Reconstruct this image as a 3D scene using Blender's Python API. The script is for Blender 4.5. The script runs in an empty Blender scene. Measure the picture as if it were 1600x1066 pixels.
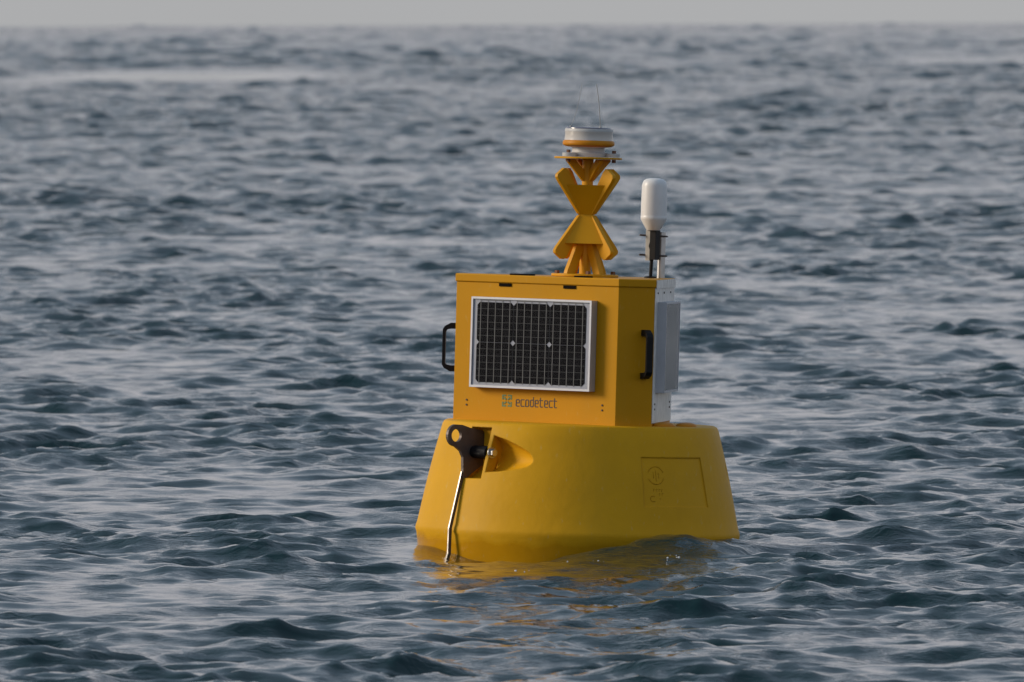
import bpy, bmesh, math, random
import numpy as np
from mathutils import Vector, Matrix

R = math.radians
PI = math.pi
sc = bpy.context.scene
COL = sc.collection

# ------------------------------------------------------------------ camera
FX = 21525.0                       # focal length in pixels of the 1600 px photograph (300 mm lens on a 22.3 mm sensor)
D = 53.25                          # metres from the lens to the buoy
H = 2.028                          # height of the lens above the water
BX = 0.2488                        # buoy axis, metres right of the optical axis
cam_d = bpy.data.cameras.new('camera')
cam = bpy.data.objects.new('camera', cam_d)
COL.objects.link(cam)
cam_d.sensor_width = 22.3
cam_d.lens = 300.0
cam_d.clip_start = 1.0
cam_d.clip_end = 120000.0
cam.matrix_world = (Matrix.Translation((0, -D, H)) @ Matrix.Rotation(R(90 - 1.322), 4, 'X')
                    @ Matrix.Rotation(R(-0.22), 4, 'Z'))
cam_d.dof.use_dof = True
cam_d.dof.focus_distance = D - 0.4
cam_d.dof.aperture_fstop = 9.5
sc.camera = cam

# ------------------------------------------------------------------ sky and sun
SUN_AZ = R(91)                     # degrees to the left of the viewing direction's reverse (camera side)
SUN_EL = R(21)
world = bpy.data.worlds.new('World')
sc.world = world
world.use_nodes = True
wn, wl = world.node_tree.nodes, world.node_tree.links
wn.clear()
w_out = wn.new('ShaderNodeOutputWorld')
w_bg = wn.new('ShaderNodeBackground')
w_bg.inputs['Strength'].default_value = 0.1
sky = wn.new('ShaderNodeTexSky')
sky.sky_type = 'NISHITA'
sky.sun_disc = False
sky.sun_elevation = SUN_EL
# direction towards the sun: left of the picture and a little towards the camera
sun_dir = Vector((-math.sin(SUN_AZ) * math.cos(SUN_EL), -math.cos(SUN_AZ) * math.cos(SUN_EL), math.sin(SUN_EL)))
sky.sun_rotation = math.atan2(sun_dir.x, sun_dir.y)
sky.dust_density = 4.0
sky.air_density = 1.0
hs = wn.new('ShaderNodeHueSaturation')
hs.inputs['Saturation'].default_value = 0.45
wl.new(sky.outputs['Color'], hs.inputs['Color'])
tc = wn.new('ShaderNodeTexCoord')
sep = wn.new('ShaderNodeSeparateXYZ')
wl.new(tc.outputs['Generated'], sep.inputs['Vector'])
ramp = wn.new('ShaderNodeValToRGB')
els = ramp.color_ramp.elements
els[0].position = 0.0
els[0].color = (4.95, 5.0, 5.08, 1)
els[1].position = 1.0
els[1].color = (2.3, 3.2, 4.2, 1)
e = els.new(0.10); e.color = (6.8, 6.7, 7.15, 1)
e = els.new(0.22); e.color = (4.45, 5.0, 5.85, 1)
e = els.new(0.40); e.color = (2.55, 3.4, 4.55, 1)
wl.new(sep.outputs['Z'], ramp.inputs['Fac'])
mp = wn.new('ShaderNodeMapping')
mp.inputs['Scale'].default_value = (1.6, 1.6, 5.0)
wl.new(tc.outputs['Generated'], mp.inputs['Vector'])
cl = wn.new('ShaderNodeTexNoise')
cl.inputs['Scale'].default_value = 1.4
cl.inputs['Detail'].default_value = 5.0
wl.new(mp.outputs['Vector'], cl.inputs['Vector'])
cr = wn.new('ShaderNodeMapRange')
cr.inputs['From Min'].default_value = 0.3
cr.inputs['From Max'].default_value = 0.7
cr.inputs['To Min'].default_value = 0.9
cr.inputs['To Max'].default_value = 1.1
wl.new(cl.outputs['Fac'], cr.inputs['Value'])
cm = wn.new('ShaderNodeVectorMath'); cm.operation = 'SCALE'
wl.new(ramp.outputs['Color'], cm.inputs[0])
wl.new(cr.outputs['Result'], cm.inputs['Scale'])
mix = wn.new('ShaderNodeMix'); mix.data_type = 'RGBA'
mix.inputs[0].default_value = 0.85
wl.new(hs.outputs['Color'], mix.inputs[6])
wl.new(cm.outputs['Vector'], mix.inputs[7])
wl.new(mix.outputs[2], w_bg.inputs['Color'])
wl.new(w_bg.outputs[0], w_out.inputs[0])

sun_d = bpy.data.lights.new('sun', 'SUN')
sun_d.energy = 2.5
sun_d.angle = R(20)
sun_d.color = (1.0, 0.86, 0.68)
sun = bpy.data.objects.new('sun', sun_d)
COL.objects.link(sun)
sun.rotation_euler = sun_dir.to_track_quat('Z', 'Y').to_euler()

sc.view_settings.view_transform = 'Standard'
sc.view_settings.look = 'None'
sc.view_settings.exposure = 0.0
sc.view_settings.gamma = 1.0
sc.view_settings.use_curve_mapping = False
sc.render.engine = 'CYCLES'
sc.cycles.max_bounces = 6
sc.cycles.caustics_reflective = False
sc.cycles.caustics_refractive = False


# ------------------------------------------------------------------ materials
SCUFF = {'hull_polyethylene': 0.30, 'yellow_powder_coat': 0.16}


def material(name, color, rough=0.5, metal=0.0, spec=0.5, var=0.0, var_scale=8.0, bump=0.0, bump_scale=60.0,
             bevel=0.0, coat=0.0, coat_rough=0.1, stain=None, stain_scale=4.0, stain_amt=0.0, rough_var=0.0):
    m = bpy.data.materials.new(name)
    m.use_nodes = True
    n, l = m.node_tree.nodes, m.node_tree.links
    b = n['Principled BSDF']
    b.inputs['Roughness'].default_value = rough
    b.inputs['Metallic'].default_value = metal
    b.inputs['Specular IOR Level'].default_value = spec
    b.inputs['Coat Weight'].default_value = coat
    b.inputs['Coat Roughness'].default_value = coat_rough
    b.inputs['Base Color'].default_value = (*color, 1)
    t = n.new('ShaderNodeTexCoord')
    last = None
    if var > 0:
        no = n.new('ShaderNodeTexNoise')
        no.inputs['Scale'].default_value = var_scale
        no.inputs['Detail'].default_value = 6
        l.new(t.outputs['Object'], no.inputs['Vector'])
        r = n.new('ShaderNodeValToRGB')
        r.color_ramp.elements[0].position = 0.3
        r.color_ramp.elements[1].position = 0.7
        r.color_ramp.elements[0].color = (*[c * (1 - var) for c in color], 1)
        r.color_ramp.elements[1].color = (*[min(1, c * (1 + var)) for c in color], 1)
        l.new(no.outputs['Fac'], r.inputs['Fac'])
        last = r.outputs['Color']
        if rough_var > 0:
            mr = n.new('ShaderNodeMapRange')
            mr.inputs['To Min'].default_value = max(0.02, rough - rough_var)
            mr.inputs['To Max'].default_value = rough + rough_var
            l.new(no.outputs['Fac'], mr.inputs['Value'])
            l.new(mr.outputs['Result'], b.inputs['Roughness'])
    if stain is not None:
        mpg = n.new('ShaderNodeMapping')
        mpg.inputs['Scale'].default_value = (stain_scale * 3, stain_scale * 3, stain_scale * 0.55)
        l.new(t.outputs['Object'], mpg.inputs['Vector'])
        ns = n.new('ShaderNodeTexNoise')
        ns.inputs['Scale'].default_value = 1.0
        ns.inputs['Detail'].default_value = 8
        ns.inputs['Roughness'].default_value = 0.62
        l.new(mpg.outputs['Vector'], ns.inputs['Vector'])
        mr = n.new('ShaderNodeMapRange')
        mr.inputs['From Min'].default_value = 0.52
        mr.inputs['From Max'].default_value = 0.78
        mr.inputs['To Max'].default_value = stain_amt
        l.new(ns.outputs['Fac'], mr.inputs['Value'])
        mx = n.new('ShaderNodeMix'); mx.data_type = 'RGBA'
        l.new(mr.outputs['Result'], mx.inputs[0])
        if last is None:
            mx.inputs[6].default_value = (*color, 1)
        else:
            l.new(last, mx.inputs[6])
        mx.inputs[7].default_value = (*stain, 1)
        last = mx.outputs[2]
    if name in SCUFF:                                 # pale hairline scuffs and salt specks, thinly scattered
        ms = n.new('ShaderNodeMapping')
        ms.inputs['Rotation'].default_value = (0.5, 0.4, 0.3)
        ms.inputs['Scale'].default_value = (90, 14, 30)
        l.new(t.outputs['Object'], ms.inputs['Vector'])
        nsc = n.new('ShaderNodeTexNoise')
        nsc.inputs['Scale'].default_value = 1.0
        nsc.inputs['Detail'].default_value = 5
        l.new(ms.outputs['Vector'], nsc.inputs['Vector'])
        msr = n.new('ShaderNodeMapRange')
        msr.inputs['From Min'].default_value = 0.64
        msr.inputs['From Max'].default_value = 0.72
        msr.inputs['To Max'].default_value = SCUFF[name]
        l.new(nsc.outputs['Fac'], msr.inputs['Value'])
        mxs = n.new('ShaderNodeMix'); mxs.data_type = 'RGBA'
        l.new(msr.outputs['Result'], mxs.inputs[0])
        l.new(last, mxs.inputs[6])
        mxs.inputs[7].default_value = (0.62, 0.45, 0.16, 1)
        last = mxs.outputs[2]
    if last is not None:
        l.new(last, b.inputs['Base Color'])
    nrm = None
    if bevel > 0:
        bv = n.new('ShaderNodeBevel')
        bv.samples = 4
        bv.inputs['Radius'].default_value = bevel
        nrm = bv.outputs['Normal']
    if bump > 0:
        nb = n.new('ShaderNodeTexNoise')
        nb.inputs['Scale'].default_value = bump_scale
        nb.inputs['Detail'].default_value = 4
        l.new(t.outputs['Object'], nb.inputs['Vector'])
        bp = n.new('ShaderNodeBump')
        bp.inputs['Strength'].default_value = 1.0
        bp.inputs['Distance'].default_value = bump
        l.new(nb.outputs['Fac'], bp.inputs['Height'])
        if nrm is not None:
            l.new(nrm, bp.inputs['Normal'])
        nrm = bp.outputs['Normal']
    if nrm is not None:
        l.new(nrm, b.inputs['Normal'])
    return m


M = {}
M['hull'] = material('hull_polyethylene', (0.68, 0.350, 0.010), 0.52, spec=0.12, var=0.07, var_scale=5, bump=0.0012, bump_scale=28,
                     bevel=0.008, stain=(0.50, 0.29, 0.035), stain_scale=2.2, stain_amt=0.22, rough_var=0.1)
M['cabinet'] = material('yellow_powder_coat', (0.60, 0.275, 0.006), 0.48, spec=0.12, var=0.04, var_scale=4, bump=0.0003, bump_scale=220,
                        bevel=0.004, stain=(0.50, 0.27, 0.03), stain_scale=2.6, stain_amt=0.25, rough_var=0.08)
M['topmark'] = material('yellow_topmark_plastic', (0.66, 0.31, 0.006), 0.45, spec=0.2, var=0.05, var_scale=9, bevel=0.004, rough_var=0.08)
M['orange'] = material('orange_plastic', (0.58, 0.22, 0.008), 0.45, spec=0.2, var=0.06, var_scale=20, bevel=0.003)
M['alu'] = material('anodised_aluminium', (0.50, 0.51, 0.55), 0.5, metal=0.5, var=0.05, var_scale=30, bevel=0.0015)
M['plate'] = material('sky_sheen_sheet', (0.72, 0.71, 0.69), 0.42, metal=0.35, var=0.16, var_scale=26, bump=0.004, bump_scale=9,
                      stain=(0.30, 0.28, 0.25), stain_scale=6, stain_amt=0.5)  # pale grey in place of sky reflected by the yellow rear face
M['steel'] = material('stainless_steel', (0.46, 0.45, 0.44), 0.34, metal=1.0, var=0.12, var_scale=25, bevel=0.001)
M['dark_steel'] = material('tarnished_dark_steel', (0.105, 0.080, 0.070), 0.45, metal=0.35, var=0.25, var_scale=18, bump=0.0006,
                           bump_scale=60, bevel=0.002)
M['bright_edge'] = material('bright_steel_edge', (0.50, 0.47, 0.44), 0.42, metal=0.7, var=0.3, var_scale=35)
M['bracket'] = material('grey_cast_bracket', (0.40, 0.39, 0.37), 0.5, metal=0.3, var=0.1, var_scale=30, bevel=0.002)
M['black'] = material('black_rubber', (0.007, 0.006, 0.007), 0.5, spec=0.22, var=0.2, var_scale=30, bevel=0.003)
M['slot'] = material('dark_slot', (0.008, 0.006, 0.005), 0.8, spec=0.05, var=0.2, var_scale=30)
M['rust'] = material('rusty_bolt', (0.16, 0.075, 0.045), 0.6, metal=0.3, var=0.3, var_scale=60)
M['white'] = material('white_radome_plastic', (0.78, 0.78, 0.79), 0.38, var=0.03, var_scale=20, bevel=0.003)
M['white_cap'] = material('white_lantern_housing', (0.50, 0.49, 0.48), 0.5, var=0.06, var_scale=20, bevel=0.002)
M['lantern_top'] = material('dark_lantern_solar_top', (0.10, 0.09, 0.13), 0.2, spec=0.6, var=0.1, var_scale=40, coat=0.5)
M['lens'] = material('milky_lens_plastic', (0.60, 0.56, 0.52), 0.22, var=0.03, var_scale=30, coat=0.5, coat_rough=0.05)
M['cell'] = material('monocrystalline_cell', (0.0035, 0.0032, 0.0055), 0.6, spec=0.03, var=0.15, var_scale=12)
M['backsheet'] = material('panel_backsheet', (0.56, 0.57, 0.64), 0.5, var=0.03, var_scale=20)
M['busbar'] = material('silver_busbar', (0.30, 0.295, 0.29), 0.55, spec=0.2)
M['finger'] = material('silver_cell_finger', (0.085, 0.085, 0.085), 0.6, spec=0.1)
M['ink'] = material('dark_lettering', (0.045, 0.028, 0.022), 0.5)
M['green'] = material('green_logo_ink', (0.12, 0.20, 0.075), 0.5)


def glass_material():
    m = bpy.data.materials.new('panel_glass')
    m.use_nodes = True
    n, l = m.node_tree.nodes, m.node_tree.links
    n.clear()
    o = n.new('ShaderNodeOutputMaterial')
    mx = n.new('ShaderNodeMixShader')
    fr = n.new('ShaderNodeFresnel'); fr.inputs['IOR'].default_value = 1.16
    tr = n.new('ShaderNodeBsdfTransparent')
    gl = n.new('ShaderNodeBsdfGlossy'); gl.inputs['Roughness'].default_value = 0.14
    l.new(fr.outputs[0], mx.inputs[0]); l.new(tr.outputs[0], mx.inputs[1]); l.new(gl.outputs[0], mx.inputs[2])
    l.new(mx.outputs[0], o.inputs[0])
    return m


M['glass'] = glass_material()


# ------------------------------------------------------------------ mesh helpers
def finish(bm, name, smooth_angle=None):
    bmesh.ops.recalc_face_normals(bm, faces=bm.faces)
    me = bpy.data.meshes.new(name)
    bm.to_mesh(me)
    bm.free()
    if smooth_angle is not None:
        for p in me.polygons:
            p.use_smooth = True
        me.set_sharp_from_angle(angle=R(smooth_angle))
    return me


def part(name, bm_or_me, mat, parent, smooth=None, label=None, loc=None, rot=None):
    me = bm_or_me if isinstance(bm_or_me, bpy.types.Mesh) else finish(bm_or_me, name, smooth)
    if not me.materials:
        me.materials.append(mat)
    o = bpy.data.objects.new(name, me)
    COL.objects.link(o)
    o.parent = parent
    if label:
        o['label'] = label
    if loc is not None:
        o.location = loc
    if rot is not None:
        o.rotation_euler = rot
    return o


def box_f(bm, O, U, V, N, u0, u1, v0, v1, n0, n1):
    """box in the frame (O; U, V, N)"""
    vs = []
    for n_ in (n0, n1):
        for (a, b) in ((u0, v0), (u1, v0), (u1, v1), (u0, v1)):
            vs.append(bm.verts.new(O + U * a + V * b + N * n_))
    for f in ((0, 1, 2, 3), (4, 5, 6, 7), (0, 1, 5, 4), (1, 2, 6, 5), (2, 3, 7, 6), (3, 0, 4, 7)):
        bm.faces.new([vs[i] for i in f])


def prism_f(bm, O, U, V, N, poly, n0, n1):
    """polygon (in U, V) extruded along N"""
    a = [bm.verts.new(O + U * p[0] + V * p[1] + N * n0) for p in poly]
    b = [bm.verts.new(O + U * p[0] + V * p[1] + N * n1) for p in poly]
    bm.faces.new(a)
    bm.faces.new(list(reversed(b)))
    k = len(poly)
    for i in range(k):
        bm.faces.new((a[i], a[(i + 1) % k], b[(i + 1) % k], b[i]))


def lathe(bm, prof, seg=48, cx=0.0, cy=0.0, close=False):
    rings = []
    for (r, z) in prof:
        if r < 1e-6:
            rings.append([bm.verts.new((cx, cy, z))])
        else:
            rings.append([bm.verts.new((cx + r * math.sin(2 * PI * i / seg), cy - r * math.cos(2 * PI * i / seg), z))
                          for i in range(seg)])
    for a, b in zip(rings[:-1], rings[1:]):
        for i in range(seg):
            j = (i + 1) % seg
            if len(a) == 1 and len(b) == 1:
                continue
            if len(a) == 1:
                bm.faces.new((a[0], b[i], b[j]))
            elif len(b) == 1:
                bm.faces.new((a[i], a[j], b[0]))
            else:
                bm.faces.new((a[i], a[j], b[j], b[i]))
    for ring, flag in ((rings[0], 0), (rings[-1], 1)):
        if len(ring) > 1:
            bm.faces.new(ring)


def tube(bm, pts, r, seg=10):
    pts = [Vector(p) for p in pts]
    rr = r if isinstance(r, (list, tuple)) else [r] * len(pts)
    rings = []
    ref = None
    for i, p in enumerate(pts):
        d = (pts[min(i + 1, len(pts) - 1)] - pts[max(i - 1, 0)]).normalized()
        if ref is None:
            ref = Vector((0, 0, 1)) if abs(d.z) < 0.9 else Vector((1, 0, 0))
        a = (ref - d * ref.dot(d)).normalized()
        b = d.cross(a)
        ref = a
        rings.append([bm.verts.new(p + (a * math.cos(2 * PI * k / seg) + b * math.sin(2 * PI * k / seg)) * rr[i])
                      for k in range(seg)])
    for A, B in zip(rings[:-1], rings[1:]):
        for k in range(seg):
            j = (k + 1) % seg
            bm.faces.new((A[k], A[j], B[j], B[k]))
    bm.faces.new(rings[0]); bm.faces.new(rings[-1])


Z = Vector((0, 0, 1))

# ------------------------------------------------------------------ the sea
HULL_PROF_WATER = 0.62


def smooth01(x):
    x = np.clip(x, 0, 1)
    return x * x * (3 - 2 * x)


def build_sea():
    rng = np.random.RandomState(11)
    # rings round the point under the lens: fine near the buoy, coarser with distance
    rad = [8.0]
    while rad[-1] < 45000:
        r = rad[-1]
        if r < 27:
            dr = 0.8 if r < 23 else 0.12
        elif r < 90:
            dr = 0.043 * (max(r, 46) / 45.0) ** 0.8
        elif r < 320:
            dr = 0.075 * (r / 90.0) ** 1.25
        elif r < 2200:
            dr = 0.366 * (r / 320.0) ** 1.3
        elif r < 12000:
            dr = 6.0 * (r / 2200.0) ** 1.7
        else:
            dr = r * 0.1
        rad.append(r + dr)
    rad = np.array(rad, dtype=np.float64)
    drr = np.gradient(rad)
    fine = np.linspace(R(-3.7), R(3.7), 321)
    out = R(3.7) + np.cumsum(0.0006 * 1.2 ** np.arange(1, 75))
    out = out[out < R(88)]
    ang = np.concatenate([-out[::-1], fine, out])
    dang = np.gradient(ang)
    nr, nc = len(rad), len(ang)
    # component waves: (wavelength, direction it runs to, amplitude, phase)
    def waves(n, l0, l1, slope, main, spread):
        lam = np.exp(np.linspace(math.log(l0), math.log(l1), n) + rng.uniform(-.02, .02, n))
        th = main + rng.normal(0, spread, n)
        s = math.sqrt(2) * slope / math.sqrt(n) * rng.uniform(0.6, 1.35, n)
        k = 2 * PI / lam
        return lam, th, s / k, rng.uniform(0, 2 * PI, n)
    W = [(waves(110, 0.065, 0.18, 0.195, R(-82), R(42)), 0), (waves(110, 0.17, 0.48, 0.185, R(-82), R(38)), 0),
         (waves(70, 0.48, 1.5, 0.105, R(-82), R(40)), 0), (waves(50, 1.2, 4.0, 0.11, R(-82), R(50)), 1),
         (waves(50, 3.0, 12.0, 0.14, R(-84), R(48)), 2), (waves(50, 10.0, 60.0, 0.115, R(-84), R(30)), 3),
         (waves(60, 0.55, 1.5, 0.15, R(-82), R(56)), 4)]
    X0 = rad[:, None] * np.sin(ang)[None, :]
    Y0 = rad[:, None] * np.cos(ang)[None, :] - D
    # slow patches of rougher and smoother water
    def patches(x, y, sx, sy, n, seed):
        q = np.random.RandomState(seed)
        f = np.zeros(x.shape, np.float32)
        for _ in range(n):
            f += np.sin(x * q.normal(0, 1 / sx) + y * q.normal(0, 1 / sy) + q.uniform(0, 6.28)).astype(np.float32)
        return f / math.sqrt(n / 2)
    X = X0.astype(np.float32); Y = Y0.astype(np.float32)
    grp = smooth01((260 - rad) / 160.0).astype(np.float32)[:, None]
    lg = 0.24 * grp * patches(X, Y, 0.22, 0.50, 12, 3) + 0.22 * patches(X, Y, 1.1, 3.0, 9, 5) + 0.16 * patches(X, Y, 6.0, 16.0, 9, 4)
    gust = np.clip(np.exp(lg - 0.03), 0.35, 1.45).astype(np.float32)
    # far smooth slick, seen as a pale streak to the left
    RY = Y + D
    slick = np.exp(-((X + 12.5) / 6.3) ** 4 - ((RY - 528) / 62) ** 4)
    slick += 0.6 * np.exp(-((X - 8.5) / 4.0) ** 2 - ((RY - 640) / 60) ** 2)
    slick += 0.75 * np.exp(-((X - 23.0) / 6.0) ** 4 - ((RY - 690) / 70) ** 2)
    rough = np.exp(-((X + 35) / 8.0) ** 2 - ((RY - 1365) / 260) ** 2) + 0.8 * np.exp(-((X - 15) / 9.0) ** 2 - ((RY - 1500) / 300) ** 2)
    calm = ((1 - 0.97 * np.clip(slick, 0, 1)) * (1 + 0.6 * rough)).astype(np.float32)
    far_gain = {0: np.ones_like(rad), 1: smooth01((rad - 90) / 260.0),
                2: smooth01((rad - 200) / 500.0),
                4: smooth01((rad - 75) / 90.0),
                3: smooth01((rad - 1000) / 2500.0) * (1 - 0.6 * smooth01((rad - 6000) / 9000.0))}
    dz = np.zeros((nr, nc), np.float32); dx = np.zeros_like(dz); dy = np.zeros_like(dz)
    small = np.zeros_like(dz)
    step = 64
    for (lam, th, amp, ph), is_far in W:
        for c0 in range(0, nr, step):
            sl = slice(c0, min(nr, c0 + step))
            Rm = rad[sl].mean(); drm = drr[sl].mean()
            Xs = X0[sl]; Ys = Y0[sl]
            for L, t, a, p in zip(lam, th, amp, ph):
                cx, cy = math.cos(t), math.sin(t)
                k = 2 * PI / L
                # leave out what this part of the sheet is too coarse to carry
                fr_ = min(max((L / max(drm * abs(cy), 1e-6) - 2.1) / 1.2, 0), 1)
                if fr_ <= 0:
                    continue
                lat = np.clip((L / np.maximum(Rm * dang * max(abs(cx), 0.12), 1e-6) - 2.1) / 1.2, 0, 1)
                g = a * fr_ * far_gain[is_far][sl].mean()
                if g < 1e-6:
                    continue
                cols = np.nonzero(lat > 0)[0]
                if len(cols) == 0:
                    continue
                cs = slice(cols[0], cols[-1] + 1)
                phase = (k * (cx * Xs[:, cs] + cy * Ys[:, cs]) + p) % (2 * PI)
                phase = phase.astype(np.float32)
                lt = (g * lat[cs]).astype(np.float32)[None, :]
                s_, c_ = np.sin(phase), np.cos(phase)
                dz[sl, cs] += c_ * lt
                if L < 0.2:
                    small[sl, cs] += c_ * lt
                q = 0.82 * lt
                dx[sl, cs] -= cx * s_ * q
                dy[sl, cs] -= cy * s_ * q
    env = gust * calm * (1 - 0.25 * smooth01((56 - rad) / 12.0)).astype(np.float32)[:, None]
    dz *= env; dx *= env; dy *= env
    # the waves lean forward, towards the lens: steep faces, gentle backs
    dy -= 0.45 * dz * smooth01((700 - rad) / 500.0).astype(np.float32)[:, None]
    # the swell that laps the buoy
    bx = X - BX
    by = Y
    rr = np.sqrt(bx ** 2 + by ** 2)
    near = np.exp(-(np.clip(rr - 0.62, 0, None) / 0.5) ** 2).astype(np.float32)
    lee = np.exp(-((bx - 0.03) / 0.72) ** 4 - ((by + 1.6) / 1.9) ** 4).astype(np.float32)
    near = np.maximum(near, lee)
    dz *= (1 - 0.78 * near); dz += small * env * near * 0.35; dx *= (1 - 0.8 * near); dy *= (1 - 0.8 * near)
    dz += 0.076 * np.exp(-((bx - 0.37) / 0.19) ** 2 - ((by + 0.74) / 0.20) ** 2)
    dz += 0.030 * np.exp(-((bx - 0.10) / 0.22) ** 2 - ((by + 0.95) / 0.25) ** 2)
    dz += 0.030 * np.exp(-((bx - 0.56) / 0.14) ** 2 - ((by + 0.45) / 0.25) ** 2)
    dz -= 0.046 * np.exp(-((bx + 0.26) / 0.24) ** 2 - ((by + 0.75) / 0.55) ** 2)
    dz += 0.022 * np.exp(-((bx + 0.62) / 0.10) ** 2 - ((by + 0.30) / 0.30) ** 2)
    co = np.empty((nr * nc, 3), np.float32)
    co[:, 0] = (X + dx).ravel(); co[:, 1] = (Y + dy).ravel(); co[:, 2] = dz.ravel()
    idx = np.arange(nr * nc, dtype=np.int32).reshape(nr, nc)
    q = np.stack([idx[:-1, :-1], idx[:-1, 1:], idx[1:, 1:], idx[1:, :-1]], axis=-1).reshape(-1, 4)
    q = q[:, ::-1]
    me = bpy.data.meshes.new('sea')
    me.vertices.add(len(co)); me.vertices.foreach_set('co', co.ravel())
    me.loops.add(q.size); me.loops.foreach_set('vertex_index', np.ascontiguousarray(q).ravel())
    me.polygons.add(len(q))
    me.polygons.foreach_set('loop_start', np.arange(0, q.size, 4, dtype=np.int32))
    me.polygons.foreach_set('use_smooth', np.ones(len(q), dtype=bool))
    me.update(calc_edges=True)
    at = me.attributes.new('calm', 'FLOAT', 'POINT')
    far_b = (1 + 2.6 * smooth01((rad - 70) / 300.0) + 8.0 * smooth01((rad - 900) / 3000.0)).astype(np.float32)[:, None]
    at.data.foreach_set('value', np.ascontiguousarray((env * far_b * (1 - 0.25 * lee)).ravel(), dtype=np.float32))
    if me.polygons[0].normal.z < 0:
        me.flip_normals()
    print('sea', nr, nc, len(q) * 2, 'tris')
    return me


def water_material():
    m = bpy.data.materials.new('sea_water')
    m.use_nodes = True
    n, l = m.node_tree.nodes, m.node_tree.links
    b = n['Principled BSDF']
    b.inputs['Base Color'].default_value = (0.004, 0.025, 0.030, 1)
    b.inputs['Roughness'].default_value = 0.045
    b.inputs['IOR'].default_value = 1.333
    g = n.new('ShaderNodeNewGeometry')
    at = n.new('ShaderNodeAttribute'); at.attribute_name = 'calm'
    mpp = n.new('ShaderNodeMapping'); mpp.inputs['Scale'].default_value = (3.6, 1.1, 1.0)
    l.new(g.outputs['Position'], mpp.inputs['Vector'])
    npp = n.new('ShaderNodeTexNoise'); npp.inputs['Scale'].default_value = 1.0; npp.inputs['Detail'].default_value = 3.0
    l.new(mpp.outputs['Vector'], npp.inputs['Vector'])
    mrp = n.new('ShaderNodeMapRange')
    mrp.inputs['From Min'].default_value = 0.40; mrp.inputs['From Max'].default_value = 0.62
    mrp.inputs['To Min'].default_value = 0.25; mrp.inputs['To Max'].default_value = 1.9
    l.new(npp.outputs['Fac'], mrp.inputs['Value'])
    mpr = n.new('ShaderNodeMath'); mpr.operation = 'MULTIPLY'
    l.new(at.outputs['Fac'], mpr.inputs[0]); l.new(mrp.outputs['Result'], mpr.inputs[1])
    last = None
    for (scale, dist, det, st) in (((8.0, 13.0, 1.0), 0.006, 4.0, 1.0), ((24.0, 38.0, 1.0), 0.0045, 5.0, 1.0)):
        mp_ = n.new('ShaderNodeMapping')
        mp_.inputs['Scale'].default_value = scale
        mp_.inputs['Rotation'].default_value = (0, 0, R(12))
        l.new(g.outputs['Position'], mp_.inputs['Vector'])
        t = n.new('ShaderNodeTexNoise')
        t.inputs['Scale'].default_value = 1.0
        t.inputs['Detail'].default_value = det
        t.inputs['Distortion'].default_value = 0.6
        l.new(mp_.outputs['Vector'], t.inputs['Vector'])
        bp = n.new('ShaderNodeBump')
        ml = n.new('ShaderNodeMath'); ml.operation = 'MULTIPLY'
        ml.inputs[1].default_value = dist
        l.new(mpr.outputs[0], ml.inputs[0])
        l.new(ml.outputs[0], bp.inputs['Distance'])
        l.new(t.outputs['Fac'], bp.inputs['Height'])
        if last:
            l.new(last, bp.inputs['Normal'])
        last = bp.outputs['Normal']
    l.new(last, b.inputs['Normal'])
    return m


sea_me = build_sea()
sea_me.materials.append(water_material())
sea = bpy.data.objects.new('water', sea_me)
COL.objects.link(sea)
sea['kind'] = 'structure'
sea['label'] = 'choppy grey blue sea reaching to the horizon'

# ------------------------------------------------------------------ the buoy
buoy = bpy.data.objects.new('data_buoy', None)
COL.objects.link(buoy)
buoy.empty_display_size = 0.3
buoy.location = (BX, 0, 0)
buoy.rotation_euler = (R(-0.5), R(1.85), 0)
buoy['label'] = 'yellow monitoring buoy with solar panels, topmark, lantern and white antenna floating on the sea'
buoy['category'] = 'buoy'

Z_RIM, R_RIM = 0.483, 0.530
Z_CR, R_CR = 0.067, 0.625


def hull_r(z):
    if z >= Z_CR:
        return R_CR + (R_RIM - R_CR) * (z - Z_CR) / (Z_RIM - Z_CR)
    return R_CR - 0.008 * (Z_CR - z) / 0.1


def rdir(az):          # azimuth measured from the camera side, positive to the right
    return Vector((math.sin(az), -math.cos(az), 0))


def tdir(az):
    return Vector((math.cos(az), math.sin(az), 0))


AZ_LUG = R(-50)
er, et = rdir(AZ_LUG), tdir(AZ_LUG)


def bool_cut(me, cutters):
    o = bpy.data.objects.new('tmp', me)
    COL.objects.link(o)
    tmp = []
    for bm in cutters:
        c = bpy.data.objects.new('tmp_cut', finish(bm, 'tmp_cut'))
        COL.objects.link(c)
        tmp.append(c)
        md = o.modifiers.new('b', 'BOOLEAN')
        md.operation = 'DIFFERENCE'
        md.solver = 'EXACT'
        md.object = c
    dg = bpy.context.evaluated_depsgraph_get()
    res = bpy.data.meshes.new_from_object(o.evaluated_get(dg), depsgraph=dg)
    for c in tmp + [o]:
        m_ = c.data
        bpy.data.objects.remove(c)
        bpy.data.meshes.remove(m_)
    return res


def ellipsoid(C, A, B, Cc, a, b, c, nu=20, nv=12):
    bm = bmesh.new()
    bmesh.ops.create_uvsphere(bm, u_segments=nu, v_segments=nv, radius=1)
    for v in bm.verts:
        v.co = C + A * (v.co.x * a) + B * (v.co.y * b) + Cc * (v.co.z * c)
    return bm


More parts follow.
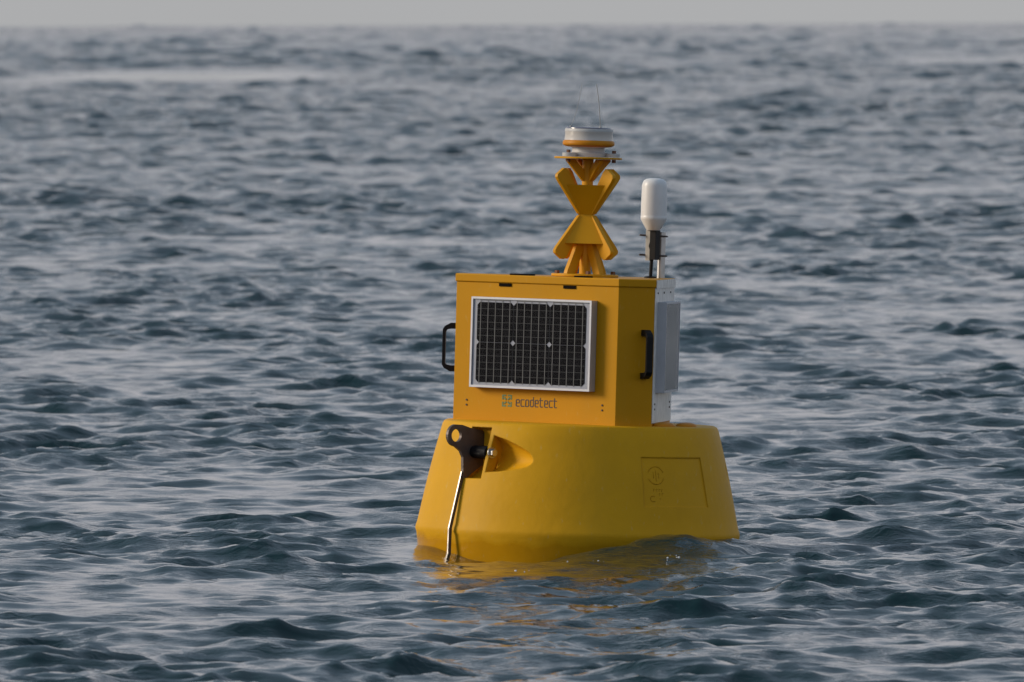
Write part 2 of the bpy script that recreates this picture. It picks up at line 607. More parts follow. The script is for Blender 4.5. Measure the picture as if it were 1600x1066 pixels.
def build_hull():
    bm = bmesh.new()
    prof = [(0.0, -0.36), (0.40, -0.36), (0.52, -0.31), (0.595, -0.20), (R_CR - 0.012, -0.06), (R_CR - 0.002, Z_CR - 0.022),
            (R_CR + 0.003, Z_CR - 0.008), (R_CR + 0.001, Z_CR + 0.006), (R_CR - 0.004, Z_CR + 0.02)]
    for i in range(1, 9):
        z = Z_CR + 0.02 + (Z_RIM - 0.016 - Z_CR - 0.02) * i / 8
        prof.append((hull_r(z) + 0.004 * math.sin(PI * i / 8), z))
    prof += [(R_RIM - 0.003, Z_RIM - 0.005), (R_RIM - 0.014, Z_RIM), (0.40, Z_RIM + 0.001), (0.0, Z_RIM + 0.001)]
    lathe(bm, prof, 144)
    me = finish(bm, 'hull')
    cuts = []
    # radial slot for the mooring plate
    b = bmesh.new()
    O = Vector((0, 0, 0))
    poly = [(0.455, 0.505), (0.475, 0.30), (0.53, 0.268), (0.72, 0.255), (0.72, 0.452), (0.50, 0.452), (0.50, 0.505)]
    poly = [(0.488, 0.462), (0.492, 0.30), (0.53, 0.268), (0.74, 0.255), (0.74, 0.462)]
    prism_f(b, O, er, Z, et, poly, -0.013, 0.096)
    cuts.append(b)
    # tapered pocket that gives access to the bolt
    b = bmesh.new()
    A0 = rdir(R(-39.5)) * 0.556 + Z * 0.362
    A1 = rdir(R(-18.5)) * 0.585 + Z * 0.345
    A0 = A0 + (A1 - A0).normalized() * 0.010
    tube(b, [A0, A0.lerp(A1, 0.3), A0.lerp(A1, 0.6), A0.lerp(A1, 0.85), A1],
         [0.074, 0.064, 0.048, 0.032, 0.014], 28)
    cuts.append(b)
    # scoop on the other side of the plate
    cuts.append(ellipsoid(rdir(R(-61)) * 0.585 + Z * 0.375, rdir(R(-61)), tdir(R(-61)), Z, 0.052, 0.085, 0.066))
    # shallow rectangular name plate field
    b = bmesh.new()
    nz, na = 2, 14
    G = {}
    for s, off in ((0, -0.0045), (1, 0.03)):
        for i in range(na + 1):
            for j in range(nz + 1):
                az = R(24.5 + (55.5 - 24.5) * i / na)
                z = 0.177 + (0.366 - 0.177) * j / nz
                G[s, i, j] = b.verts.new(rdir(az) * (hull_r(z) + off + 0.0035) + Z * z)
    for s in (0, 1):
        for i in range(na):
            for j in range(nz):
                b.faces.new((G[s, i, j], G[s, i + 1, j], G[s, i + 1, j + 1], G[s, i, j + 1]))
    for i in range(na):
        for j in (0, nz):
            b.faces.new((G[0, i, j], G[0, i + 1, j], G[1, i + 1, j], G[1, i, j]))
    for j in range(nz):
        for i in (0, na):
            b.faces.new((G[0, i, j], G[0, i, j + 1], G[1, i, j + 1], G[1, i, j]))
    cuts.append(b)
    # pocket of the next mooring point round the right hand side
    cuts.append(ellipsoid(rdir(R(84)) * 0.60 + Z * 0.33, rdir(R(84)), tdir(R(84)), Z, 0.035, 0.09, 0.075))
    me = bool_cut(me, cuts)
    for p in me.polygons:
        p.use_smooth = True
    me.set_sharp_from_angle(angle=R(28))
    return me


hull = part('hull', build_hull(), M['hull'], buoy)

# the wet band where the waves wash the hull: smoother and a little darker, with a ragged upper edge
hn, hl = M['hull'].node_tree.nodes, M['hull'].node_tree.links
hb = hn['Principled BSDF']
wt = hn.new('ShaderNodeTexCoord'); wsx = hn.new('ShaderNodeSeparateXYZ')
hl.new(wt.outputs['Object'], wsx.inputs[0])
wno = hn.new('ShaderNodeTexNoise'); wno.inputs['Scale'].default_value = 7.0; wno.inputs['Detail'].default_value = 6
hl.new(wt.outputs['Object'], wno.inputs['Vector'])
wad = hn.new('ShaderNodeMath'); wad.operation = 'MULTIPLY_ADD'
wad.inputs[1].default_value = -0.09
hl.new(wno.outputs['Fac'], wad.inputs[0]); hl.new(wsx.outputs['Z'], wad.inputs[2])
wmr = hn.new('ShaderNodeMapRange')
wmr.inputs['From Min'].default_value = -0.03; wmr.inputs['From Max'].default_value = -0.005
wmr.inputs['To Min'].default_value = 1.0; wmr.inputs['To Max'].default_value = 0.0
hl.new(wad.outputs[0], wmr.inputs['Value'])
wmx = hn.new('ShaderNodeMix'); wmx.data_type = 'RGBA'; wmx.blend_type = 'MULTIPLY'
hl.new(wmr.outputs['Result'], wmx.inputs[0])
hl.new(hb.inputs['Base Color'].links[0].from_socket, wmx.inputs[6])
wmx.inputs[7].default_value = (0.80, 0.74, 0.62, 1)
hl.new(wmx.outputs[2], hb.inputs['Base Color'])
wrm = hn.new('ShaderNodeMix'); wrm.data_type = 'FLOAT'
hl.new(wmr.outputs['Result'], wrm.inputs[0])
hl.new(hb.inputs['Roughness'].links[0].from_socket, wrm.inputs[2])
wrm.inputs[3].default_value = 0.16
hl.new(wrm.outputs[0], hb.inputs['Roughness'])

# raised marks inside the name plate field of the hull
def on_hull(az, z, off):
    return rdir(az) * (hull_r(z) - 0.001 + off) + Z * z


b = bmesh.new()
def mark(pts, w, off=-0.0005):
    """raised bead along (degrees, z) points"""
    tube(b, [on_hull(R(a), z, off) for a, z in pts], w, 6)


ca, cz, ra, rz = 30.6, 0.298, 3.5, 0.034
mark([(ca + ra * math.cos(t), cz + rz * math.sin(t)) for t in np.linspace(0.35, 2.75, 12)], 0.0022)
mark([(ca + ra * math.cos(t), cz + rz * math.sin(t)) for t in np.linspace(3.5, 5.9, 12)], 0.0022)
mark([(ca, cz - 0.021), (ca, cz + 0.021)], 0.002)
mark([(ca - 1.1, cz - 0.010), (ca - 1.1, cz + 0.012)], 0.0016)
mark([(ca + 1.2, cz - 0.012), (ca + 1.2, cz + 0.010)], 0.0016)
mark([(28.6 + 1.2 * math.cos(t), 0.209 + 0.011 * math.sin(t)) for t in np.linspace(0.9, 5.4, 10)], 0.0018)
for (a, z0, z1) in ((29.0, 0.236, 0.246), (30.2, 0.236, 0.246), (31.4, 0.236, 0.246), (32.6, 0.236, 0.246),
                    (31.4, 0.222, 0.230), (32.6, 0.222, 0.230)):
    mark([(a, z0), (a, z1), (a + 0.6, z1)], 0.0014)
mark([(31.6, 0.206), (31.6, 0.212)], 0.0016)
part('emblem', b, M['hull'], hull, 40)

# lumps of the moulded deck that show over the rim to the right of the cabinet
for (az, r0, l, h) in ((44, 0.455, 0.055, 0.016), (63, 0.455, 0.060, 0.014)):
    b = ellipsoid(rdir(R(az)) * r0 + Z * (Z_RIM + 0.002), tdir(R(az)), rdir(R(az)), Z, l, 0.035, h, 20, 10)
    part('deck_boss', b, M['orange'], hull, 60)

# ---- mooring plate in its slot, with sleeve, bolt and the strap that runs down the hull
def pr(r, z):
    return (r, z)


plate = []
ring_c, ring_R = (0.628, 0.428), 0.043
for t in np.linspace(R(70), R(235), 12):
    plate.append((ring_c[0] - ring_R * math.cos(t), ring_c[1] + ring_R * math.sin(t)))
# (r grows to the left of the picture, so the ring sits at the outer end)
plate = [(ring_c[0] + ring_R * math.cos(t), ring_c[1] + ring_R * math.sin(t)) for t in np.linspace(R(80), R(-85), 14)]
outer = plate + [(0.605, 0.368), (0.592, 0.345), (0.590, 0.30), (0.592, 0.262), (0.575, 0.262), (0.54, 0.288), (0.478, 0.325),
                 (0.466, 0.37), (0.475, 0.42), (0.50, 0.449), (0.56, 0.458), (0.60, 0.469)]
hole = [(ring_c[0] + 0.025 * math.cos(t), ring_c[1] + 0.025 * math.sin(t)) for t in np.linspace(0, 2 * PI, 21)[:-1]]


def plate_with_hole(outer, hole, O, U, V, N, n0, n1):
    bm = bmesh.new()
    layers = []
    for nn in (n0, n1):
        vo = [bm.verts.new(O + U * p[0] + V * p[1] + N * nn) for p in outer]
        vh = [bm.verts.new(O + U * p[0] + V * p[1] + N * nn) for p in hole]
        ed = [bm.edges.new((vo[i], vo[(i + 1) % len(vo)])) for i in range(len(vo))]
        ed += [bm.edges.new((vh[i], vh[(i + 1) % len(vh)])) for i in range(len(vh))]
        bmesh.ops.triangle_fill(bm, edges=ed, use_beauty=True, use_dissolve=False)
        layers.append((vo, vh))
    for k in (0, 1):
        a, c = layers[0][k], layers[1][k]
        for i in range(len(a)):
            j = (i + 1) % len(a)
            bm.faces.new((a[i], a[j], c[j], c[i]))
    return bm


lug = part('mooring_plate', plate_with_hole(outer, hole, Vector((0, 0, 0)), er, Z, et, -0.007, 0.007), M['dark_steel'], buoy)
b = bmesh.new()
pc = er * 0.538 + Z * 0.366
tube(b, [pc + et * 0.0072, pc + et * 0.012, pc + et * 0.090, pc + et * 0.0955], [0.024, 0.025, 0.025, 0.023], 24)
part('sleeve', b, M['black'], lug, 40)
b = bmesh.new()
bc = er * 0.538 + Z * 0.366 + et * 0.06
tube(b, [bc, bc + et * 0.052], 0.012, 16)
tube(b, [bc + et * 0.052, bc + et * 0.056], 0.022, 20)
tube(b, [bc + et * 0.056, bc + et * 0.070], [0.0155, 0.0145], 6)
part('bolt', b, M['steel'], lug, 40)
b = bmesh.new()
# strap: follows the cone, kinks at the crease and drops into the water
sp = [(0.588, 0.290), (0.6445, Z_CR + 0.004), (0.647, -0.10), (0.640, -0.30)]
w2 = 0.0032
ra_ = []
for (r, z) in sp:
    ra_.append([b.verts.new(er * (r + dr_) + Z * z + et * dt) for dr_, dt in ((-0.009, -w2), (0.006, -w2), (0.006, w2), (-0.009, w2))])
edge_faces = []
for A, B in zip(ra_[:-1], ra_[1:]):
    for k in range(4):
        f = b.faces.new((A[k], A[(k + 1) % 4], B[(k + 1) % 4], B[k]))
        if k == 1:
            f.material_index = 1
b.faces.new(ra_[0]); b.faces.new(ra_[-1])
strap = part('strap', b, M['dark_steel'], lug)
strap.data.materials.append(M['bright_edge'])  # outer edge face in a brighter steel than the sides


# ---- cabinet: a triangular box with its three corners cut off
PSI = R(36)
L, S = 0.770, 0.152
A_L = (L + 2 * S) / (2 * math.sqrt(3))
A_S = (2 * L + S) / (2 * math.sqrt(3))
Z_TOP = 1.047
CX = 0.0


def face(k):
    t = k * R(60) - PSI
    n = Vector((math.sin(t), -math.cos(t), 0))
    u = Vector((math.cos(t), math.sin(t), 0))
    a = A_L if k % 2 == 0 else A_S
    return n * a, u, n


def hexagon(off):
    l_, s_ = L, S
    pts = []
    for k in range(6):
        O, u, n = face(k)
        hl = (l_ if k % 2 == 0 else s_) / 2
        pts.append(O + u * (-hl) + n * off + u * (-off * math.tan(R(30))))
    return pts


def hex_prism(bm, off, z0, z1, bev=0.0):
    rings = [(off - bev, z0), (off, z0 + bev), (off, z1 - bev), (off - bev, z1)] if bev else [(off, z0), (off, z1)]
    rv = [[bm.verts.new(p + Z * z) for p in hexagon(o)] for o, z in rings]
    for A, B in zip(rv[:-1], rv[1:]):
        for i in range(6):
            bm.faces.new((A[i], A[(i + 1) % 6], B[(i + 1) % 6], B[i]))
    bm.faces.new(rv[0]); bm.faces.new(rv[-1])


b = bmesh.new(); hex_prism(b, 0.0, Z_RIM - 0.01, Z_TOP - 0.028)
cabinet = part('cabinet', b, M['cabinet'], buoy)
b = bmesh.new(); hex_prism(b, 0.0055, Z_TOP - 0.031, Z_TOP, 0.003)
part('lid', b, M['cabinet'], cabinet)

# slots under the lid edge on the front, and rubber pads on top of it
O0, U0, N0 = face(0)
for u in (0.2325 - L / 2, 0.538 - L / 2):
    b = bmesh.new()
    box_f(b, O0, U0, Z, N0, u - 0.029, u + 0.029, 1.0025, 1.0145, -0.002, 0.0035)
    part('latch_slot', b, M['slot'], cabinet)
for u, w in ((0.275 - L / 2, 0.046), (0.565 - L / 2, 0.03)):
    b = bmesh.new()
    box_f(b, O0, U0, N0, Z, u - w, u + w, -0.07, -0.03, Z_TOP - 0.002, Z_TOP + 0.006)
    part('rubber_pad', b, M['slot'], cabinet)
# screws near the bottom of the front
scr = bmesh.new()
bmesh.ops.create_cone(scr, cap_ends=True, segments=10, radius1=0.0042, radius2=0.0036, depth=0.004)
scr_me = finish(scr, 'screw')
for k, us in ((0, (-0.322, 0.322)),):
    for u in us:
        for z in (0.541, 0.560):
            Of, Uf, Nf = face(k)
            o = part('screw', scr_me, M['ink'], cabinet, loc=Of + Uf * u + Nf * 0.001 + Z * z,
                     rot=Nf.to_track_quat('Z', 'Y').to_euler())

# pale sheet added on the right hand rear face, standing in for sky sheen
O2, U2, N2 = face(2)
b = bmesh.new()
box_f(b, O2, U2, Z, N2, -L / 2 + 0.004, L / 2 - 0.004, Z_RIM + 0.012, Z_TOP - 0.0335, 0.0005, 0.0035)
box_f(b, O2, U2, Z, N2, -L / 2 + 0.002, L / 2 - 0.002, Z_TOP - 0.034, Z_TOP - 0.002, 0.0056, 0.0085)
sheen_cover = part('sky_sheen_cover', b, M['plate'], cabinet)
for (u, z) in ((-0.30, 0.995), (-0.05, 0.995), (0.22, 0.995), (-0.31, 0.548), (-0.31, 0.568), (0.30, 0.548), (0.30, 0.568)):
    part('screw', scr_me, M['ink'], cabinet, loc=O2 + U2 * u + N2 * 0.0045 + Z * z, rot=N2.to_track_quat('Z', 'Y').to_euler())  # screws of the added sky sheen sheet

# ---- handles on the narrow faces
for k, du in ((1, 0.036), (5, 0.0)):
    Ok, Uk, Nk = face(k)
    b = bmesh.new()
    zc = 0.760
    ho = [(0.0, 0.094), (0.026, 0.094), (0.049, 0.081), (0.057, 0.068), (0.057, -0.068), (0.049, -0.081), (0.026, -0.094), (0.0, -0.094)]
    hi = [(0.0, 0.071), (0.024, 0.071), (0.040, 0.068), (0.0455, 0.060), (0.0455, -0.060), (0.040, -0.068), (0.024, -0.071), (0.0, -0.071)]
    Oh = Ok + Uk * du + Z * zc
    hv = {}
    for si, w_ in ((0, -0.013), (1, 0.013)):
        for qi, q_ in ((0, ho), (1, hi)):
            for m_, p_ in enumerate(q_):
                hv[si, qi, m_] = b.verts.new(Oh + Nk * p_[0] + Z * p_[1] + Uk * w_)
    for m_ in range(7):
        for si in (0, 1):
            b.faces.new((hv[si, 0, m_], hv[si, 0, m_ + 1], hv[si, 1, m_ + 1], hv[si, 1, m_]))
        for qi in (0, 1):
            b.faces.new((hv[0, qi, m_], hv[0, qi, m_ + 1], hv[1, qi, m_ + 1], hv[1, qi, m_]))
    for m_ in (0, 7):
        b.faces.new((hv[0, 0, m_], hv[0, 1, m_], hv[1, 1, m_], hv[1, 0, m_]))
    part('handle', b, M['black'], cabinet)

# ---- solar panels
PW, PH, PT = 0.571, 0.349, 0.038
ZP0, ZP1 = 0.611, 0.960


def solar_panel(k, label):
    O, U, N = face(k)
    O = O + Z * ZP0
    lip = 0.0085
    b = bmesh.new()
    x0, x1 = -PW / 2, PW / 2
    box_f(b, O, U, Z, N, x0, x1, 0, lip, 0.001, PT)
    box_f(b, O, U, Z, N, x0, x1, PH - lip, PH, 0.001, PT)
    box_f(b, O, U, Z, N, x0, x0 + lip, lip, PH - lip, 0.001, PT)
    box_f(b, O, U, Z, N, x1 - lip, x1, lip, PH - lip, 0.001, PT)
    p = part('solar_panel', b, M['alu'], buoy, label=label)
    b = bmesh.new()
    box_f(b, O, U, Z, N, x0 + lip, x1 - lip, lip, PH - lip, 0.004, PT - 0.006)
    part('backsheet', b, M['backsheet'], p)
    mx_, my_ = 0.026, 0.0195
    cw, ch, gap, cf = (PW - 2 * mx_) / 3, (PH - 2 * my_) / 2, 0.0010, 0.011
    bars = bmesh.new(); fing = bmesh.new()
    cell_bm = bmesh.new()
    w, h = cw / 2 - gap * 0.7, ch / 2 - gap * 0.45
    prism_f(cell_bm, Vector((0, 0, 0)), U, Z, N,
            [(-w + cf, -h), (w - cf, -h), (w, -h + cf), (w, h - cf), (w - cf, h), (-w + cf, h), (-w, h - cf), (-w, -h + cf)],
            -0.0005, 0.0006)
    cell_me = finish(cell_bm, 'solar_cell')
    for i in range(3):
        for j in range(2):
            cu, cv = x0 + mx_ + cw * (i + .5), my_ + ch * (j + .5)
            part('solar_cell', cell_me, M['cell'], p, loc=O + U * cu + Z * cv + N * (PT - 0.005))
        for q in range(5):
            u = x0 + mx_ + cw * i + cw * (q + 0.5) / 5
            box_f(bars, O, U, Z, N, u - 0.0013, u + 0.0013, my_ - 0.004, PH - my_ + 0.006, PT - 0.0043, PT - 0.0036)
    for i in range(3):                               # bright collector ribbon along the top edge
        cu = x0 + mx_ + cw * (i + .5)
        box_f(bars, O, U, Z, N, cu - 0.42 * cw, cu + 0.40 * cw, PH - my_ + 0.0062, PH - my_ + 0.0100, PT - 0.0058, PT - 0.0038)
    for q in range(1, 12):
        if q == 6:
            continue
        v = my_ + 2 * ch * q / 12
        box_f(fing, O, U, Z, N, x0 + mx_ + 0.002, x1 - mx_ - 0.002, v - 0.0011, v + 0.0011, PT - 0.0043, PT - 0.0039)
    bb = part('busbar', bars, M['busbar'], p); bb['kind'] = 'stuff'
    ff = part('cell_finger', fing, M['finger'], p); ff['kind'] = 'stuff'
    b = bmesh.new()
    box_f(b, O, U, Z, N, x0 + lip + 0.0005, x1 - lip - 0.0005, lip + 0.0005, PH - lip - 0.0005, PT - 0.0031, PT - 0.0012)
    part('glass', b, M['glass'], p)
    return p


solar_panel(0, 'solar panel with six dark cells on the broad front of the cabinet')
solar_panel(2, 'solar panel seen edge on at the right of the cabinet')

# ---- lettering and mark under the front panel
STROKE = 0.0036
LW, XH, ASC = 0.0140, 0.0250, 0.0358
GL = {
    'e': [[(1, .5), (0, .5)], [(1, .5), (1, 1), (0, 1), (0, 0), (.95, 0)]],
    'c': [[(1, 1), (0, 1), (0, 0), (1, 0)]],
    'o': [[(0, 0), (1, 0), (1, 1), (0, 1), (0, 0)]],
    'd': [[(1, 1.42), (1, 0), (0, 0), (0, 1), (1, 1)]],
    't': [[(.15, 1.35), (.15, 0), (.85, 0)], [(-.15, 1), (.85, 1)]],
}


def stroke(bm, pts, O, U, V, N, w, n0, n1):
    for (a, c) in zip(pts[:-1], pts[1:]):
        a, c = Vector(a), Vector(c)
        d = (c - a).normalized()
        pnt = Vector((-d.y, d.x))
        a2, c2 = a - d * w / 2, c + d * w / 2
        global _lift
        _lift = (_lift + 1) % 7
        q = [(a2 + pnt * w / 2), (c2 + pnt * w / 2), (c2 - pnt * w / 2), (a2 - pnt * w / 2)]
        prism_f(bm, O, U, V, N, [(p.x, p.y) for p in q], n0, n1 + 0.00006 * _lift)


_lift = 0
O0t = O0 + Z * 0.5435
pitch = 0.0224
x = 0.3055 - L / 2 - 0.006
for ch_ in 'ecodetect':
    b = bmesh.new()
    for ln in GL[ch_]:
        pts = [(x + p[0] * LW, p[1] * XH) for p in ln]
        # chamfer the corners a little
        out = []
        for i, p in enumerate(pts):
            if 0 < i < len(pts) - 1:
                p0, p1, p2 = Vector(pts[i - 1]), Vector(p), Vector(pts[i + 1])
                out.append(tuple(p1 + (p0 - p1).normalized() * 0.003)); out.append(tuple(p1 + (p2 - p1).normalized() * 0.003))
            else:
                out.append(p)
        stroke(b, out, O0t, U0, Z, N0, STROKE, -0.0005, 0.0008)
    part('letter', b, M['ink'], cabinet)
    x += pitch
b = bmesh.new()
lx, lz, ls = 0.232 - L / 2, -0.004, 0.046
for sx in (0, 1):
    for sy in (0, 1):
        cxx = lx + (ls if sx else 0); czz = lz + (ls if sy else 0)
        dx_, dy_ = (-1 if sx else 1), (-1 if sy else 1)
        stroke(b, [(cxx + dx_ * 0.016, czz + dy_ * 0.003), (cxx + dx_ * 0.003, czz + dy_ * 0.003), (cxx + dx_ * 0.003, czz + dy_ * 0.016)],
               O0t, U0, Z, N0, 0.006, -0.0005, 0.0008)
        stroke(b, [(cxx + dx_ * 0.012, czz + dy_ * 0.013), (cxx + dx_ * 0.017, czz + dy_ * 0.017)], O0t, U0, Z, N0, 0.006, -0.0005, 0.0014)
part('logo', b, M['green'], cabinet)

# ---- mast with base plate, gussets, cross shaped topmark
b = bmesh.new(); lathe(b, [(0.128, Z_TOP), (0.130, Z_TOP + 0.002), (0.130, Z_TOP + 0.009), (0.127, Z_TOP + 0.011)], 48)
mast = part('mast', None or b, M['topmark'], buoy, 40)
b = bmesh.new(); lathe(b, [(0.0225, Z_TOP + 0.008), (0.0215, 1.25), (0.0215, 1.502)], 28)
part('post', b, M['topmark'], mast, 40)
GA = [R(45 + 90 * i - 5) for i in range(4)]
for a in GA:
    e_r, e_t = rdir(a), tdir(a)
    b = bmesh.new()
    prism_f(b, Vector((0, 0, 0)), e_r, Z, e_t, [(0.060, Z_TOP + 0.010), (0.100, Z_TOP + 0.010), (0.096, Z_TOP + 0.024), (0.036, Z_TOP + 0.155), (0.016, Z_TOP + 0.160), (0.016, Z_TOP + 0.108)], -0.010, 0.010)
    part('gusset', b, M['topmark'], mast)
bolt_bm = bmesh.new()
bmesh.ops.create_cone(bolt_bm, cap_ends=True, segments=6, radius1=0.011, radius2=0.010, depth=0.012)
bolt_me = finish(bolt_bm, 'base_bolt')
for i in range(4):
    a = R(6 + 90 * i)
    part('base_bolt', bolt_me, M['rust'], mast, loc=rdir(a) * 0.109 + Z * (Z_TOP + 0.0165))

Z_W = 1.287                                   # waist of the topmark
tm = bmesh.new()
def web_ring(hw, z):
    return [rdir(a) * (hw * math.sqrt(2)) + Z * z for a in GA]


rings = [web_ring(0.086, Z_W - 0.112), web_ring(0.030, Z_W), web_ring(0.086, Z_W + 0.115)]
inner = [web_ring(0.080, Z_W + 0.115), web_ring(0.022, Z_W), web_ring(0.080, Z_W - 0.112)]
rv = [[tm.verts.new(p) for p in r_] for r_ in rings + inner]
for A, B in zip(rv, rv[1:] + rv[:1]):
    for i in range(4):
        tm.faces.new((A[i], A[(i + 1) % 4], B[(i + 1) % 4], B[i]))
top = part('topmark', tm, M['topmark'], buoy, label='yellow cross shaped topmark, an hourglass with eight fins')
fin_me = {}
for a in GA:
    e_r, e_t = rdir(a), tdir(a)
    for s in (1, -1):
        b = bmesh.new()
        k = 1.0 if s > 0 else 0.97
        poly = [(0.026, 0.0), (0.043, 0.003), (0.151, 0.130), (0.159, 0.143), (0.157, 0.154), (0.124, 0.178), (0.114, 0.178), (0.100, 0.165), (0.026, 0.050)]
        prism_f(b, Z * Z_W, e_r, Z, e_t, [(p[0], s * p[1] * k + s * 0.0005) for p in poly], -0.008, 0.008)
        part('fin', b, M['topmark'], top)

# ---- lantern platform and lantern
Z_P = 1.502
b = bmesh.new(); lathe(b, [(0.129, Z_P), (0.131, Z_P + 0.002), (0.131, Z_P + 0.006), (0.129, Z_P + 0.008)], 48)
plat = part('platform', b, M['topmark'], buoy, 40)
for i in range(4):
    a = GA[i] + R(-8)
    e_r, e_t = rdir(a), tdir(a)
    b = bmesh.new()
    prism_f(b, Vector((0, 0, 0)), e_r, Z, e_t, [(0.018, Z_P - 0.085), (0.024, Z_P - 0.085), (0.100, Z_P - 0.006), (0.098, Z_P - 0.0005), (0.066, Z_P - 0.0005), (0.018, Z_P - 0.046)], -0.007, 0.007)
    part('gusset', b, M['topmark'], plat)
# flange with three lugs
fl = bmesh.new()
ZF = Z_P + 0.009
ANG = [R(72), R(192), R(-48)]
lathe(fl, [(0.076, ZF), (0.076, ZF + 0.014), (0.070, ZF + 0.017)], 36)
for a in ANG:
    c = rdir(a) * 0.098
    lathe(fl, [(0.028, ZF + 0.0005), (0.028, ZF + 0.0128), (0.025, ZF + 0.0145)], 20, c.x, c.y)
lantern = part('lantern', fl, M['white_cap'], buoy, 40)
nut = bmesh.new()
bmesh.ops.create_cone(nut, cap_ends=True, segments=6, radius1=0.009, radius2=0.009, depth=0.012)
nut_me = finish(nut, 'nut')
for a in ANG:
    part('nut', nut_me, M['rust'], lantern, loc=rdir(a) * 0.104 + Z * (ZF + 0.020))
    part('nut', nut_me, M['dark_steel'], plat, loc=rdir(a) * 0.104 + Z * (Z_P - 0.0065))
b = bmesh.new(); lathe(b, [(0.064, ZF + 0.016), (0.062, ZF + 0.033), (0.064, ZF + 0.036)], 36)
part('neck', b, M['white_cap'], lantern, 40)
b = bmesh.new(); lathe(b, [(0.064, ZF + 0.0365), (0.088, ZF + 0.039), (0.099, ZF + 0.045), (0.101, ZF + 0.052), (0.099, ZF + 0.059), (0.095, ZF + 0.063)], 48)
part('collar', b, M['orange'], lantern, 40)
b = bmesh.new(); lathe(b, [(0.094, ZF + 0.0635), (0.0935, ZF + 0.069), (0.0925, ZF + 0.092), (0.0935, ZF + 0.0945), (0.0935, ZF + 0.097)], 48)
part('lens', b, M['lens'], lantern, 40)
b = bmesh.new(); lathe(b, [(0.0928, ZF + 0.0975), (0.0925, ZF + 0.1055), (0.0905, ZF + 0.108)], 48)
part('rim', b, M['white_cap'], lantern, 40)
b = bmesh.new(); lathe(b, [(0.0900, ZF + 0.1083), (0.0895, ZF + 0.111), (0.085, ZF + 0.1135), (0.0, ZF + 0.1145)], 48)
part('lantern_top', b, M['lantern_top'], lantern, 40)
for (x0, x1, y0, r) in ((-0.070, -0.033, 0.02, 0.0006), (0.044, 0.0235, -0.03, 0.0014)):
    b = bmesh.new()
    zb = ZF + 0.110
    tube(b, [(x0, y0, zb), (x0, y0, zb + 0.008)], 0.005, 10)
    pts = [(x0 + (x1 - x0) * t ** 0.85 + 0.004 * math.sin(3 * t), y0, zb + 0.005 + 0.166 * t) for t in np.linspace(0, 1, 8)]
    tube(b, pts, r, 6)
    part('bird_wire', b, M['bracket'], lantern, 60)

# ---- radome antenna on a short pipe at the right of the lid
px_, py_ = 0.296, 0.27                         # pipe foot on the lid
ant_x, ant_y = px_ - 0.034, py_ - 0.045
za = 1.233                                     # underside of the white radome
b = bmesh.new()
lathe(b, [(0.026, za), (0.029, za + 0.004), (0.0495, za + 0.040), (0.0508, za + 0.046), (0.0508, za + 0.052), (0.0500, za + 0.054),
          (0.0500, za + 0.058), (0.0503, za + 0.10), (0.0490, za + 0.170), (0.0475, za + 0.180), (0.0425, za + 0.192), (0.033, za + 0.1985), (0.018, za + 0.2015), (0.0, za + 0.2022)],
      48, ant_x, ant_y)
ant = part('antenna', b, M['white'], buoy, 35, label='white capsule shaped radome antenna on a steel pipe')
b = bmesh.new(); lathe(b, [(0.0155, Z_TOP - 0.002), (0.0155, 1.226), (0.013, 1.228)], 24, px_, py_)
part('pipe', b, M['steel'], ant, 40)
b = bmesh.new()
X_, Y_ = Vector((math.cos(R(32)), -math.sin(R(32)), 0)), Vector((math.sin(R(32)), math.cos(R(32)), 0))
OA = Vector((ant_x, ant_y, 0))
box_f(b, OA, X_, Y_, Z, -0.026, -0.0065, -0.012, 0.012, za - 0.118, za - 0.0005)
part('clamp_block', b, M['bracket'], ant)
b = bmesh.new()
prism_f(b, OA, X_, Z, Y_, [(-0.006, za - 0.0005), (0.020, za - 0.0005), (0.020, za - 0.115), (-0.006, za - 0.115), (-0.006, za - 0.075), (-0.011, za - 0.062), (-0.006, za - 0.045)], -0.014, 0.020)
part('clamp_jaw', b, M['black'], ant)
b = bmesh.new()
tube(b, [(ant_x - 0.003, ant_y, za - 0.11), (ant_x - 0.004, ant_y, 1.10), (ant_x - 0.006, ant_y, Z_TOP + 0.004)], 0.007, 12)
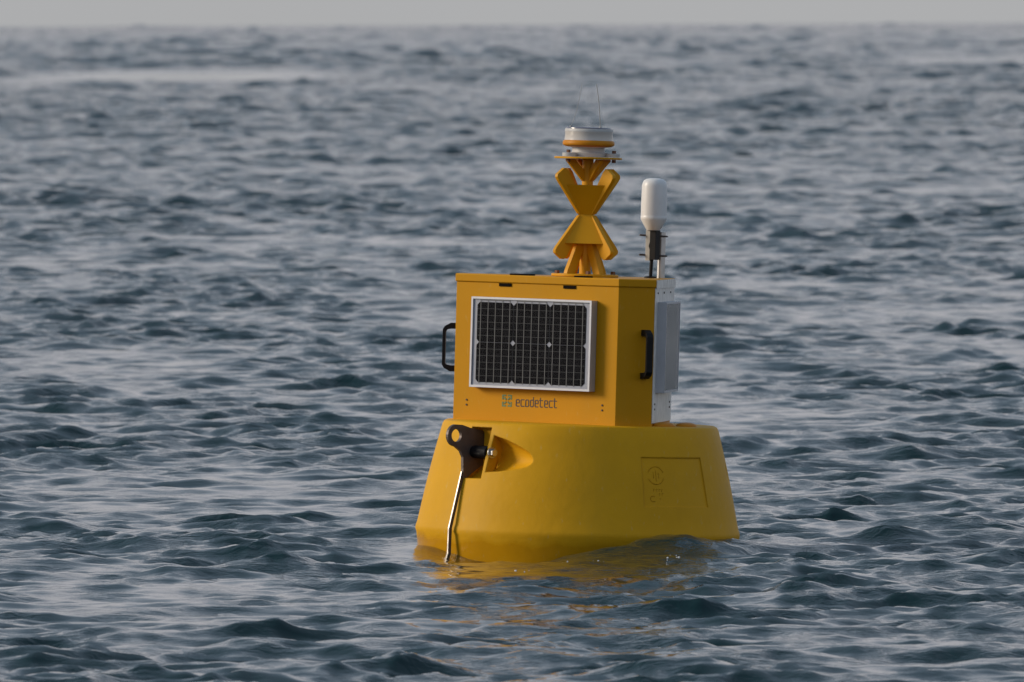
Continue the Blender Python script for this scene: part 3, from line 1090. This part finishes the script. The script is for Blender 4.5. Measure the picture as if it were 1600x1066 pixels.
lathe(b, [(0.024, Z_TOP - 0.001), (0.024, Z_TOP + 0.005), (0.014, Z_TOP + 0.008)], 20, ant_x - 0.006, ant_y)
part('cable', b, M['black'], ant, 40)
for z in (za - 0.020, za - 0.096):
    b = bmesh.new()
    for yy in (-0.020, 0.020):
        pts = [(ant_x - 0.052, ant_y + 0.02 + yy, z)]
        pts += [(px_ + 0.002, py_ + yy * 0 - 0.019 if yy < 0 else py_ + 0.019, z - 0.003)]
        tube(b, pts, 0.0036, 8)
    arc = [(px_ + 0.002 + 0.019 * math.cos(t), py_ + 0.019 * math.sin(t), z - 0.003) for t in np.linspace(-PI / 2, PI / 2, 9)]
    tube(b, arc, 0.0036, 8)
    part('u_bolt', b, M['dark_steel'], ant, 40)

# ---- a few bubbles of foam where the waves lap the hull
rng = random.Random(5)
b = bmesh.new()
sea_co = np.empty(len(sea_me.vertices) * 3, np.float32)
sea_me.vertices.foreach_get('co', sea_co)
sea_co = sea_co.reshape(-1, 3)
box = sea_co[(abs(sea_co[:, 0] - BX) < 1.2) & (sea_co[:, 1] > -3.2) & (sea_co[:, 1] < 0.6)]
def sea_z(x, y):
    d = (box[:, 0] - x) ** 2 + (box[:, 1] - y) ** 2
    i = np.argpartition(d, 4)[:4]
    return float(box[i, 2].mean())


spots = [(0.353, -1.35, 9), (0.06, -1.5, 7), (-0.23, -2.3, 5), (0.62, -0.10, 12), (0.60, -0.3, 8), (-0.06, -1.3, 3)]
for (x, y, n_) in spots:
    for _ in range(n_):
        xx, yy = BX + x + rng.gauss(0, 0.016), y + rng.gauss(0, 0.06)
        r = rng.uniform(0.0018, 0.0048)
        mtx = Matrix.Translation((xx, yy, sea_z(xx, yy) + r * 0.3))
        bmesh.ops.create_icosphere(b, subdivisions=1, radius=r, matrix=mtx)
me = finish(b, 'foam_bubbles', 180)
me.materials.append(material('foam', (0.75, 0.76, 0.78), 0.25))
fo = bpy.data.objects.new('foam_bubbles', me)
COL.objects.link(fo)
fo['kind'] = 'stuff'
fo['label'] = 'tiny white foam bubbles on the water in front of the buoy'
